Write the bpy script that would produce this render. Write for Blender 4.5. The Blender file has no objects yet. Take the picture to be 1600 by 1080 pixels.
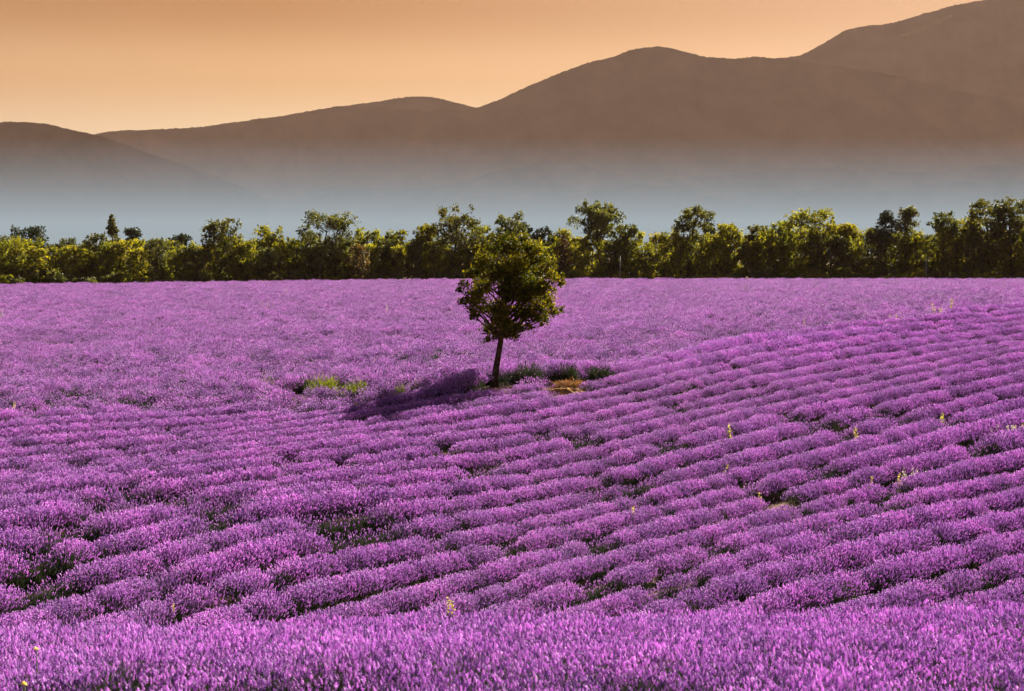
import bpy, math, random
import numpy as np
from math import radians, sin, cos, pi, tan, exp, sqrt

random.seed(7)
rng = np.random.default_rng(7)
scene = bpy.context.scene
COL = scene.collection

# ------------------------------------------------------------------ camera
F = 3208.0            # focal length in pixels of a 1600 px wide picture
HORIZON = 389.0       # picture row of the eye level
EYE = 4.8             # eye height above the plateau with the tree (world z = EYE - depth)
cam_d = bpy.data.cameras.new('camera')
cam = bpy.data.objects.new('camera', cam_d); COL.objects.link(cam)
cam.location = (0, 0, EYE); cam.rotation_euler = (radians(90), 0, 0)
cam_d.sensor_width = 36.0; cam_d.lens = 36.0 * F / 1600.0
cam_d.shift_y = -(540.0 - HORIZON) / 1600.0
cam_d.clip_start = 0.5; cam_d.clip_end = 40000
cam_d.dof.use_dof = True; cam_d.dof.focus_distance = 62.0; cam_d.dof.aperture_fstop = 7.1
scene.camera = cam

# ------------------------------------------------------------------ world, sun, exposure
SUN_EL, SUN_AZ = 32.5, 33.0        # degrees; azimuth to the right of the view axis
world = bpy.data.worlds.new('World'); scene.world = world; world.use_nodes = True
nt = world.node_tree; N = nt.nodes; L = nt.links; N.clear()
out = N.new('ShaderNodeOutputWorld'); bg = N.new('ShaderNodeBackground'); bg.inputs['Strength'].default_value = 0.1
sky = N.new('ShaderNodeTexSky'); sky.sky_type = 'NISHITA'; sky.sun_disc = False
sky.sun_elevation = radians(SUN_EL); sky.sun_rotation = radians(SUN_AZ); sky.dust_density = 3.0
tc = N.new('ShaderNodeTexCoord'); sep = N.new('ShaderNodeSeparateXYZ')
L.new(tc.outputs['Generated'], sep.inputs[0])
ramp = N.new('ShaderNodeValToRGB'); cr = ramp.color_ramp; cr.interpolation = 'EASE'
SKY = [(0.0, (1.0, 0.80, 0.54)), (0.05, (1.0, 0.75, 0.46)), (0.085, (0.82, 0.47, 0.20)), (0.118, (0.48, 0.20, 0.035)),
       (0.22, (0.24, 0.14, 0.10)), (0.42, (0.06, 0.075, 0.15)), (1.0, (0.03, 0.06, 0.18))]
while len(cr.elements) < len(SKY): cr.elements.new(0.5)
for e, (p, c) in zip(cr.elements, SKY): e.position = p; e.color = (*c, 1)
L.new(sep.outputs['Z'], ramp.inputs[0])
# a little brighter and pinker towards the sun's side (right)
gl = N.new('ShaderNodeMapRange'); gl.inputs['From Min'].default_value = -0.25; gl.inputs['From Max'].default_value = 0.35
gl.inputs['To Min'].default_value = 1.75; gl.inputs['To Max'].default_value = 3.15
L.new(sep.outputs['X'], gl.inputs['Value'])
sc_ = N.new('ShaderNodeVectorMath'); sc_.operation = 'SCALE'
pf = N.new('ShaderNodeMapRange'); pf.inputs['From Min'].default_value = -0.12; pf.inputs['From Max'].default_value = 0.30
pf.inputs['To Min'].default_value = 0.0; pf.inputs['To Max'].default_value = 0.55; L.new(sep.outputs['X'], pf.inputs['Value'])
lowf = N.new('ShaderNodeMapRange'); lowf.inputs['From Min'].default_value = 0.13; lowf.inputs['From Max'].default_value = 0.35
lowf.inputs['To Min'].default_value = 1.0; lowf.inputs['To Max'].default_value = 0.0; L.new(sep.outputs['Z'], lowf.inputs['Value'])
pm = N.new('ShaderNodeMath'); pm.operation = 'MULTIPLY'; L.new(pf.outputs[0], pm.inputs[0]); L.new(lowf.outputs[0], pm.inputs[1])
pale = N.new('ShaderNodeMix'); pale.data_type = 'RGBA'; pale.inputs['B'].default_value = (0.88, 0.62, 0.44, 1)
L.new(pm.outputs[0], pale.inputs['Factor']); L.new(ramp.outputs['Color'], pale.inputs['A']); L.new(pale.outputs['Result'], sc_.inputs[0]); L.new(gl.outputs[0], sc_.inputs['Scale'])
up = N.new('ShaderNodeMapRange'); up.inputs['From Min'].default_value = 0.12; up.inputs['From Max'].default_value = 0.5
up.inputs['To Min'].default_value = 0.0; up.inputs['To Max'].default_value = 0.10
L.new(sep.outputs['Z'], up.inputs['Value'])
mx = N.new('ShaderNodeMix'); mx.data_type = 'RGBA'
L.new(up.outputs[0], mx.inputs['Factor']); L.new(sc_.outputs[0], mx.inputs['A']); L.new(sky.outputs[0], mx.inputs['B'])
L.new(mx.outputs['Result'], bg.inputs['Color']); L.new(bg.outputs[0], out.inputs['Surface'])

sd = bpy.data.lights.new('sun', 'SUN'); sd.energy = 5.0; sd.angle = radians(0.55); sd.color = (1.0, 0.90, 0.74)
sun = bpy.data.objects.new('sun', sd); COL.objects.link(sun)
from mathutils import Vector, Matrix, noise as mnoise
sdir = Vector((sin(radians(SUN_AZ)) * cos(radians(SUN_EL)), cos(radians(SUN_AZ)) * cos(radians(SUN_EL)), sin(radians(SUN_EL))))
sun.rotation_euler = sdir.to_track_quat('Z', 'Y').to_euler(); sun.location = (60, 60, 80)
vs = scene.view_settings; vs.view_transform = 'Standard'; vs.look = 'None'; vs.gamma = 1.0; vs.use_curve_mapping = False; vs.exposure = 1.98
scene.cycles.max_bounces = 5; scene.cycles.diffuse_bounces = 3; scene.cycles.transmission_bounces = 3
scene.cycles.volume_bounces = 0; scene.cycles.transparent_max_bounces = 8

# ------------------------------------------------------------------ materials
def material(name):
    m = bpy.data.materials.new(name); m.use_nodes = True
    m.node_tree.nodes.clear(); return m, m.node_tree.nodes, m.node_tree.links

def leafy(name, dark, light, trans, tfac=0.4, rough=0.6, attr=True, spec=0.25, scale=None):
    """diffuse + translucent plant material; a 'tint' attribute (0..1, random per leaf or flower) blends dark to light"""
    m, n, l = material(name)
    o = n.new('ShaderNodeOutputMaterial'); p = n.new('ShaderNodeBsdfPrincipled'); t = n.new('ShaderNodeBsdfTranslucent')
    a = n.new('ShaderNodeAttribute'); a.attribute_name = 'tint'
    oi = n.new('ShaderNodeObjectInfo')
    mixc = n.new('ShaderNodeMix'); mixc.data_type = 'RGBA'
    mixc.inputs['A'].default_value = (*dark, 1); mixc.inputs['B'].default_value = (*light, 1)
    l.new(a.outputs['Fac'], mixc.inputs['Factor'])
    hs = n.new('ShaderNodeHueSaturation'); l.new(mixc.outputs['Result'], hs.inputs['Color'])
    mr = n.new('ShaderNodeMapRange'); mr.inputs['To Min'].default_value = 0.90; mr.inputs['To Max'].default_value = 1.10
    l.new(oi.outputs['Random'], mr.inputs['Value']); l.new(mr.outputs[0], hs.inputs['Value'])
    mh = n.new('ShaderNodeMapRange'); mh.inputs['To Min'].default_value = 0.488; mh.inputs['To Max'].default_value = 0.512
    l.new(oi.outputs['Random'], mh.inputs['Value']); l.new(mh.outputs[0], hs.inputs['Hue'])
    l.new(hs.outputs[0], p.inputs['Base Color']); p.inputs['Roughness'].default_value = rough
    p.inputs['Specular IOR Level'].default_value = spec
    mt = n.new('ShaderNodeMix'); mt.data_type = 'RGBA'; mt.blend_type = 'MULTIPLY'; mt.inputs['Factor'].default_value = 1.0
    l.new(hs.outputs[0], mt.inputs['A']); mt.inputs['B'].default_value = (*trans, 1)
    l.new(mt.outputs['Result'], t.inputs['Color'])
    ms = n.new('ShaderNodeMixShader'); ms.inputs[0].default_value = tfac
    l.new(p.outputs[0], ms.inputs[1]); l.new(t.outputs[0], ms.inputs[2]); l.new(ms.outputs[0], o.inputs['Surface'])
    return m

def noisy(name, c1, c2, scale, rough=0.9, bump=0.3, c3=None, detail=6):
    m, n, l = material(name)
    o = n.new('ShaderNodeOutputMaterial'); p = n.new('ShaderNodeBsdfPrincipled')
    t = n.new('ShaderNodeTexCoord'); nz = n.new('ShaderNodeTexNoise'); nz.inputs['Scale'].default_value = scale; nz.inputs['Detail'].default_value = detail
    l.new(t.outputs['Object'], nz.inputs['Vector'])
    r = n.new('ShaderNodeValToRGB'); r.color_ramp.elements[0].position = 0.35; r.color_ramp.elements[1].position = 0.65
    r.color_ramp.elements[0].color = (*c1, 1); r.color_ramp.elements[1].color = (*c2, 1)
    l.new(nz.outputs['Fac'], r.inputs[0]); l.new(r.outputs[0], p.inputs['Base Color'])
    b = n.new('ShaderNodeBump'); b.inputs['Strength'].default_value = bump; l.new(nz.outputs['Fac'], b.inputs['Height']); l.new(b.outputs[0], p.inputs['Normal'])
    p.inputs['Roughness'].default_value = rough; p.inputs['Specular IOR Level'].default_value = 0.2 if rough < 0.8 else 0.02
    l.new(p.outputs[0], o.inputs['Surface']); return m

M_flower = leafy('lavender_flower', (0.16, 0.05, 0.29), (0.89, 0.52, 0.99), (1.05, 0.88, 1.03), 0.52, 0.45)
M_stem = leafy('lavender_stem', (0.016, 0.024, 0.018), (0.065, 0.080, 0.050), (1.2, 1.2, 0.8), 0.22, 0.8)
M_leafoak = leafy('oak_leaf', (0.050, 0.062, 0.013), (0.18, 0.18, 0.026), (1.8, 1.65, 0.4), 0.57, 0.6, spec=0.15)
M_leafyel = leafy('yellow_green_leaf', (0.068, 0.080, 0.013), (0.23, 0.215, 0.026), (1.7, 1.5, 0.4), 0.58, 0.6, spec=0.15)
M_leafdark = leafy('dark_green_leaf', (0.028, 0.037, 0.015), (0.11, 0.108, 0.028), (1.6, 1.5, 0.5), 0.42, 0.55)
M_leafpine = leafy('pine_needle', (0.020, 0.034, 0.018), (0.048, 0.064, 0.030), (1.2, 1.2, 0.6), 0.15, 0.6)
M_leafrust = leafy('rusty_leaf', (0.045, 0.036, 0.016), (0.13, 0.085, 0.03), (1.6, 1.3, 0.6), 0.35, 0.6)
M_lone = leafy('lone_tree_leaf', (0.022, 0.032, 0.006), (0.145, 0.128, 0.012), (1.9, 1.65, 0.3), 0.42, 0.6, spec=0.12)
M_bark = noisy('bark', (0.030, 0.021, 0.015), (0.085, 0.06, 0.042), 9.0, bump=0.7)
M_weed = leafy('weed_leaf', (0.050, 0.075, 0.014), (0.19, 0.21, 0.035), (1.4, 1.3, 0.4), 0.4)
M_yellow = leafy('yellow_petal', (0.62, 0.55, 0.10), (0.90, 0.84, 0.30), (1.1, 1.0, 0.6), 0.4)
M_white = leafy('pale_petal', (0.62, 0.55, 0.48), (0.85, 0.78, 0.72), (1.0, 1.0, 0.9), 0.4)
M_straw = leafy('dry_straw', (0.10, 0.045, 0.02), (0.38, 0.22, 0.08), (1.1, 1.0, 0.8), 0.3, 0.8)
M_earth = noisy('orange_earth', (0.13, 0.065, 0.028), (0.36, 0.19, 0.065), 4.5, bump=0.5)
M_soil = noisy('soil', (0.045, 0.030, 0.020), (0.11, 0.07, 0.04), 1.3, bump=0.4)
M_pole = noisy('pole_paint', (0.16, 0.22, 0.25), (0.24, 0.30, 0.32), 3.0, rough=0.5, bump=0.05)
M_hill = noisy('mountain_scrub', (0.006, 0.006, 0.004), (0.070, 0.050, 0.036), 0.007, bump=0.0, detail=12)
M_foothill = noisy('foothill_scrub', (0.06, 0.055, 0.045), (0.17, 0.14, 0.11), 0.008, bump=0.0, detail=12)
M_hilltop = noisy('mountain_grass', (0.07, 0.05, 0.028), (0.12, 0.085, 0.045), 0.01, bump=0.0)

# ------------------------------------------------------------------ mesh helpers
def mesh_from(name, V, faces, mats, midx=None, tint=None, smooth=False):
    """V (n,3); faces: list of (m,k) int arrays; midx/tint: list of per-face arrays in the same order"""
    me = bpy.data.meshes.new(name)
    V = np.asarray(V, dtype=np.float32)
    me.vertices.add(len(V)); me.vertices.foreach_set('co', V.ravel())
    faces = [np.asarray(f, dtype=np.int32) for f in faces if len(f)]
    loops = np.concatenate([f.ravel() for f in faces]); tot = np.concatenate([np.full(len(f), f.shape[1], np.int32) for f in faces])
    start = np.concatenate([[0], np.cumsum(tot)[:-1]]).astype(np.int32)
    me.loops.add(len(loops)); me.loops.foreach_set('vertex_index', loops)
    me.polygons.add(len(tot)); me.polygons.foreach_set('loop_start', start); me.polygons.foreach_set('loop_total', tot)
    for m in mats: me.materials.append(m)
    if midx is not None: me.polygons.foreach_set('material_index', np.concatenate(midx).astype(np.int32))
    if smooth: me.polygons.foreach_set('use_smooth', np.ones(len(tot), bool))
    if tint is not None:
        at = me.attributes.new('tint', 'FLOAT', 'FACE'); at.data.foreach_set('value', np.concatenate(tint).astype(np.float32))
    me.update(); me.validate(); return me

class MB:
    """collects triangle pieces with material index and tint"""
    def __init__(s): s.V = []; s.F = []; s.M = []; s.T = []; s.n = 0
    def add(s, V, Fc, mi, tint):
        V = np.asarray(V, np.float32); Fc = np.asarray(Fc, np.int32)
        s.V.append(V); s.F.append(Fc + s.n); s.n += len(V)
        s.M.append(np.full(len(Fc), mi) if np.isscalar(mi) else mi)
        s.T.append(np.full(len(Fc), tint) if np.isscalar(tint) else tint)
    def build(s, name, mats, smooth=False):
        return mesh_from(name, np.concatenate(s.V), s.F, mats, s.M, s.T, smooth)

def frames(D):
    """orthonormal frames (n,3,3) whose third axis is D"""
    D = D / np.linalg.norm(D, axis=1, keepdims=True)
    r = rng.normal(size=D.shape); X = np.cross(D, r); X /= np.linalg.norm(X, axis=1, keepdims=True)
    return X, np.cross(D, X), D

def stamp(mb, P, D, S, TV, TF, mi, tint, wid=None):
    """copies of a small template (TV along +z) at points P, direction D, length S, width wid"""
    n = len(P); X, Y, Z = frames(D); S = np.broadcast_to(np.asarray(S, float), (n,)); wid = S if wid is None else np.broadcast_to(np.asarray(wid, float), (n,))
    V = P[:, None, :] + (TV[None, :, 0:1] * wid[:, None, None]) * X[:, None, :] + (TV[None, :, 1:2] * wid[:, None, None]) * Y[:, None, :] + (TV[None, :, 2:3] * S[:, None, None]) * Z[:, None, :]
    Fc = TF[None] + (np.arange(n) * len(TV))[:, None, None]
    tint = np.broadcast_to(np.asarray(tint, float).reshape(-1, 1) if np.ndim(tint) == 1 else tint, (n, len(TF)))
    mb.add(V.reshape(-1, 3), Fc.reshape(-1, TF.shape[1]), mi, tint.reshape(-1).copy())

def ring_template(prof, sides, jag=0.0, seed=0):
    """surface of revolution with small irregularities; prof = [(z, r)...]; first and last are points"""
    g = np.random.default_rng(seed); V = [(0, 0, prof[0][0])]
    for k, (z, r) in enumerate(prof[1:-1]):
        for i in range(sides):
            a = 2 * pi * (i + 0.5 * (k % 2)) / sides; rr = r * (1 + jag * g.uniform(-1, 1)); V.append((rr * cos(a), rr * sin(a), z + jag * 0.03 * g.uniform(-1, 1)))
    V.append((0, 0, prof[-1][0])); Fc = []
    for i in range(sides): Fc.append((0, 1 + (i + 1) % sides, 1 + i))
    nr = len(prof) - 2
    for k in range(nr - 1):
        for i in range(sides):
            a = 1 + k * sides + i; b = 1 + k * sides + (i + 1) % sides; c = a + sides; d = b + sides
            Fc += [(a, b, d), (a, d, c)]
    last = len(V) - 1
    for i in range(sides): Fc.append((last, 1 + (nr - 1) * sides + i, 1 + (nr - 1) * sides + (i + 1) % sides))
    return np.array(V, float), np.array(Fc, int)

SPIKE_LO = ring_template([(0, 0), (0.35, 0.5), (0.7, 0.42), (1, 0)], 3, 0.2, 1)
SPIKE_MID = ring_template([(0, 0), (0.15, 0.36), (0.28, 0.30), (0.45, 0.52), (0.58, 0.34), (0.78, 0.45), (1, 0)], 4, 0.35, 2)
SPIKE_HI = ring_template([(0, 0), (.06, .30), (.13, .16), (.22, .46), (.30, .22), (.40, .54), (.48, .24), (.58, .52), (.66, .22), (.76, .44), (.84, .2), (.92, .28), (1, 0)], 6, 0.45, 3)
BLADE = (np.array([(-0.5, 0, 0), (0.5, 0, 0), (0.35, 0.1, 0.6), (0, 0, 1.0)]), np.array([(0, 1, 2), (0, 2, 3)]))
THIN = (np.array([(-0.5, 0, 0), (0.5, 0, 0), (0, 0, 1.0)]), np.array([(0, 1, 2)]))
LEAF = (np.array([(0, 0, 0), (-0.5, 0.16, 0.5), (0, 0, 1), (0.5, 0.16, 0.5)]), np.array([(0, 2, 1), (0, 3, 2)]))

def tube(mb, pts, rad, sides=8, mi=0, tint=0.5):
    pts = np.array(pts, float); V = []; n = len(pts)
    for i, p in enumerate(pts):
        d = pts[min(i + 1, n - 1)] - pts[max(i - 1, 0)]; d /= np.linalg.norm(d) + 1e-9
        x = np.cross(d, (0.13, 0.97, 0.2)); x /= np.linalg.norm(x); y = np.cross(d, x)
        for k in range(sides):
            a = 2 * pi * k / sides; V.append(p + rad[i] * (cos(a) * x + sin(a) * y))
    V.append(pts[0]); V.append(pts[-1]); Fc = []
    for i in range(n - 1):
        for k in range(sides):
            a = i * sides + k; b = i * sides + (k + 1) % sides; Fc += [(a, b, b + sides), (a, b + sides, a + sides)]
    for k in range(sides):
        Fc.append((n * sides, (k + 1) % sides, k)); Fc.append((n * sides + 1, (n - 1) * sides + k, (n - 1) * sides + (k + 1) % sides))
    mb.add(np.array(V), np.array(Fc), mi, tint)

def link(name, data, parent=None, loc=None, **props):
    o = bpy.data.objects.new(name, data); COL.objects.link(o)
    if parent: o.parent = parent
    if loc is not None: o.location = loc
    for k, v in props.items():
        if v: o[k] = v
    return o

# ------------------------------------------------------------------ terrain
ZK = np.array([8, 17, 22, 27, 36, 42, 50, 60, 67.5, 71, 80, 90, 100, 130, 200, 300, 420, 20000.])
HL = np.array([3.17, 3.86, 5.2, 7.0, 7.15, 7.0, 6.75, 6.12, 5.72, 5.60, 5.50, 5.45, 5.40, 5.30, 5.20, 5.10, 5.2, 5.3])
HC = np.array([3.17, 3.74, 5.3, 7.0, 7.15, 7.0, 6.68, 6.02, 5.33, 4.82, 4.72, 4.72, 4.74, 4.80, 4.88, 4.90, 5.1, 5.3])
HR = np.array([3.17, 3.66, 5.0, 6.9, 7.15, 7.1, 6.90, 6.30, 5.73, 5.40, 4.75, 4.10, 3.62, 3.45, 4.10, 4.90, 5.1, 5.3])
def tangents(H):
    d = np.diff(H) / np.diff(ZK); m = np.concatenate([[d[0]], 0.5 * (d[1:] + d[:-1]), [d[-1]]])
    for i in range(1, len(m) - 1):
        if d[i - 1] * d[i] <= 0: m[i] = 0.5 * m[i]
        m[i] = np.clip(m[i], -3 * min(abs(d[i - 1]), abs(d[i])) - 0.004, 3 * min(abs(d[i - 1]), abs(d[i])) + 0.004)
    return m
TL, TC, TR = tangents(HL), tangents(HC), tangents(HR)
def prof(H, T, Z):
    i = np.clip(np.searchsorted(ZK, Z) - 1, 0, len(ZK) - 2); dz = ZK[i + 1] - ZK[i]; s = np.clip((Z - ZK[i]) / dz, 0, 1)
    h00 = 2*s**3 - 3*s**2 + 1; h10 = s**3 - 2*s**2 + s; h01 = -2*s**3 + 3*s**2; h11 = s**3 - s**2
    return h00*H[i] + h10*dz*T[i] + h01*H[i+1] + h11*dz*T[i+1]
def depth(x, Z):
    """depth of the ground below eye level"""
    x = np.asarray(x, float); Z = np.asarray(Z, float); Zc = np.maximum(Z, 8.0)
    t = np.clip(x / np.maximum(Zc, 20.0) / 0.25, -1.3, 1.3)
    c = prof(HC, TC, Zc); l = prof(HL, TL, Zc); r = prof(HR, TR, Zc)
    sl = np.clip(-t, 0, 1); sl = sl * sl * (3 - 2 * sl); sr = np.clip(t, 0, 1); sr = sr * sr * (3 - 2 * sr)
    w = 0.10 * np.sin(x * 0.21 + Z * 0.11 + 1.0) * np.sin(Z * 0.17 - x * 0.09) * np.clip((Z - 26) / 12, 0, 1) * np.clip((150 - Z) / 60, 0, 1)
    return c + (l - c) * sl + (r - c) * sr + w
def gz(x, Z): return EYE - depth(x, Z)
def unproject(u, v, lift=0.5, zmin=27.0, zmax=330.0):
    """point of the plant tops (lift above the ground) seen at a picture position"""
    t = (u - 800.0) / F; Zs = np.geomspace(zmin, zmax, 900); vv = HORIZON + F * (depth(t * Zs, Zs) - lift) / Zs
    k = np.argmax(vv <= v) if np.any(vv <= v) else len(Zs) - 1
    return t * Zs[k], Zs[k]

xs = np.concatenate([-np.geomspace(9000, 60, 26), np.linspace(-56, 56, 113), np.geomspace(60, 9000, 26)])
ys = np.concatenate([np.linspace(-250, 6, 12), np.arange(8, 130, 1.0), np.geomspace(131, 9400, 90)])
XX, YY = np.meshgrid(xs, ys); ZZ = gz(XX, YY)
V = np.stack([XX, YY, ZZ], -1).reshape(-1, 3); nx = len(xs)
I, J = np.meshgrid(np.arange(nx - 1), np.arange(len(ys) - 1)); a = (J * nx + I).ravel()
ground = link('ground', mesh_from('ground', V, [np.stack([a, a + 1, a + 1 + nx, a + nx], 1)], [M_soil], smooth=True), kind='structure')

# ------------------------------------------------------------------ mountains
def fbm(p, o=5):
    return mnoise.fractal(Vector(p), 1.0, 2.0, o)
def mountain(name, ridge, dist, run, seed, rough=1.0, trees=1.9, du=2.5, grass=None):
    """ridge: picture line of the skyline at distance dist; a solid massif: front slope, ridge, back slope"""
    ridge = np.array(ridge, float); us = np.arange(ridge[0, 0], ridge[-1, 0] + 1, du)
    vv = np.interp(us, ridge[:, 0], ridge[:, 1]); k = np.ones(7) / 7; vs_ = np.convolve(np.pad(vv, 3, 'edge'), k, 'valid')
    S = dist / F; rows = 40; V = []; 
    for j in range(-rows, rows + 1):
        f = (abs(j) / rows) ** 1.7                                       # 0 at the ridge, 1 at the foot
        for i, (u, v) in enumerate(zip(us, vs_)):
            top = (HORIZON - v) * S + EYE
            x = (u - 800) * S
            nz = fbm((u * 0.009 + f * 1.3 + seed, f * 3.0, seed)) ; n2 = fbm((u * 0.035 - f * 2 + seed, f * 9.0, seed + 3))
            prof_ = (1 - f) ** 1.15
            z = top * prof_ + rough * (nz * 0.03 + n2 * 0.015) * top * min(1, f * 5) * (1 - f) - 6 * f
            if j == 0: z += trees * S * (0.9 * abs(fbm((u * 0.6, seed, 1.0), 3)) + 0.7 * random.random() * (1 if fbm((u * .03, seed, 9.)) > -.1 else .2))
            y = dist + ((1.5 if j > 0 else 0.92) * max(top, 40)) * f * (1 if j > 0 else -1) + rough * 0.05 * top * nz * min(1, 4 * f) * (1 - f)
            V.append((x * (1 + 0.0 * f), y, z))
    n = len(us); I, J = np.meshgrid(np.arange(n - 1), np.arange(2 * rows)); a = (J * n + I).ravel()
    mats = [M_foothill if name == 'foothill' else M_hill, M_hilltop]
    Fc = np.stack([a, a + 1, a + 1 + n, a + n], 1); mi = np.zeros(len(Fc))
    if grass:
        (u0, u1, f0, f1) = grass; uu = us[I.ravel()]; ff = (np.abs(rows - J.ravel() - .5) / rows) ** 1.7
        cen = f0 + (f1 - f0) * (uu - u0) / (u1 - u0); mi[(uu > u0) & (uu < u1) & (np.abs(ff - cen) < 0.012 * np.sin(np.clip((uu - u0) / (u1 - u0), 0, 1) * pi)) & (J.ravel() < rows)] = 1
    me = mesh_from(name, V, [Fc], mats, [mi]); me.polygons.foreach_set('use_smooth', (np.abs(J.ravel() + 0.5 - rows) > 2).astype(bool)); return link(name, me, kind='structure')

mountain('mountain', [(-420, 230), (-250, 205), (-100, 192), (0, 192), (40, 191), (70, 194), (110, 203), (150, 212), (200, 228), (250, 246), (300, 263), (350, 281), (400, 303), (450, 330), (500, 352), (560, 372), (620, 384)], 4700, 350, 3.1)
mountain('mountain', [(-200, 235), (60, 215), (150, 211), (170, 206), (250, 203), (310, 200), (380, 190), (440, 182), (500, 172), (530, 166), (560, 167), (640, 172), (700, 176), (745, 170), (780, 157), (820, 138), (870, 117), (910, 102), (930, 96), (960, 89), (985, 79), (1010, 75), (1030, 73), (1050, 76), (1075, 83), (1100, 90), (1150, 93), (1180, 89), (1210, 92), (1250, 96), (1300, 103), (1350, 110), (1400, 120), (1460, 134), (1540, 152), (1650, 172), (1800, 200), (1950, 230)], 6200, 760, 8.7)
mountain('mountain', [(300, 300), (400, 230), (480, 185), (530, 168), (570, 162), (600, 158), (630, 153), (655, 151), (685, 154), (710, 161), (735, 167), (760, 172), (820, 185), (900, 200), (1000, 240)], 6700, 640, 14.2)
mountain('mountain', [(900, 200), (1000, 140), (1100, 100), (1160, 95), (1215, 92), (1250, 88), (1280, 73), (1300, 60), (1320, 48), (1345, 42), (1380, 39), (1395, 37), (1430, 26), (1470, 15), (1490, 9), (1520, 4), (1560, -4), (1620, -12), (1750, -30), (1900, -10), (2050, 40)], 7000, 1100, 21.9, grass=(1385, 1490, 0.07, 0.03))
mountain('foothill', [(380, 372), (450, 362), (520, 345), (600, 330), (650, 318), (700, 325), (760, 332), (850, 318), (930, 300), (1000, 288), (1060, 296), (1150, 318), (1210, 305), (1290, 292), (1370, 300), (1460, 288), (1560, 280), (1680, 290), (1850, 330)], 4000, 150, 33.3, rough=1.6)
mountain('foothill', [(420, 330), (480, 300), (540, 292), (620, 300), (700, 290), (780, 268), (860, 252), (930, 262), (1000, 282), (1090, 275), (1200, 268), (1320, 262), (1440, 272), (1560, 258), (1700, 262), (1850, 300)], 4550, 235, 41.3, rough=1.6)

# ------------------------------------------------------------------ air
def box(name, lo, hi):
    V = [(x, y, z) for x in (lo[0], hi[0]) for y in (lo[1], hi[1]) for z in (lo[2], hi[2])]
    Fc = [(0, 1, 3, 2), (4, 6, 7, 5), (0, 4, 5, 1), (2, 3, 7, 6), (0, 2, 6, 4), (1, 5, 7, 3)]
    me = bpy.data.meshes.new(name); me.from_pydata(V, [], Fc); me.update(); return me
def volume(name, col, dens, aniso):
    m, n, l = material(name); o = n.new('ShaderNodeOutputMaterial'); v = n.new('ShaderNodeVolumePrincipled')
    v.inputs['Color'].default_value = (*col, 1); v.inputs['Density'].default_value = dens; v.inputs['Anisotropy'].default_value = aniso
    l.new(v.outputs[0], o.inputs['Volume']); return m
hz = box('haze', (-9300, -260, -12), (9300, 9700, 1290)); hz.materials.append(volume('haze_air', (0.92, 0.62, 0.50), 0.000022, 0.0))
link('haze', hz, kind='stuff')
HAZE2 = True
if HAZE2:
    ms_ = box('valley_mist', (-1700, 700, 1.5), (1700, 2900, 43)); ms_.materials.append(volume('mist_air', (0.24, 0.33, 0.43), 0.0010, 0.0))
    link('valley_mist', ms_, kind='stuff')

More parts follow.
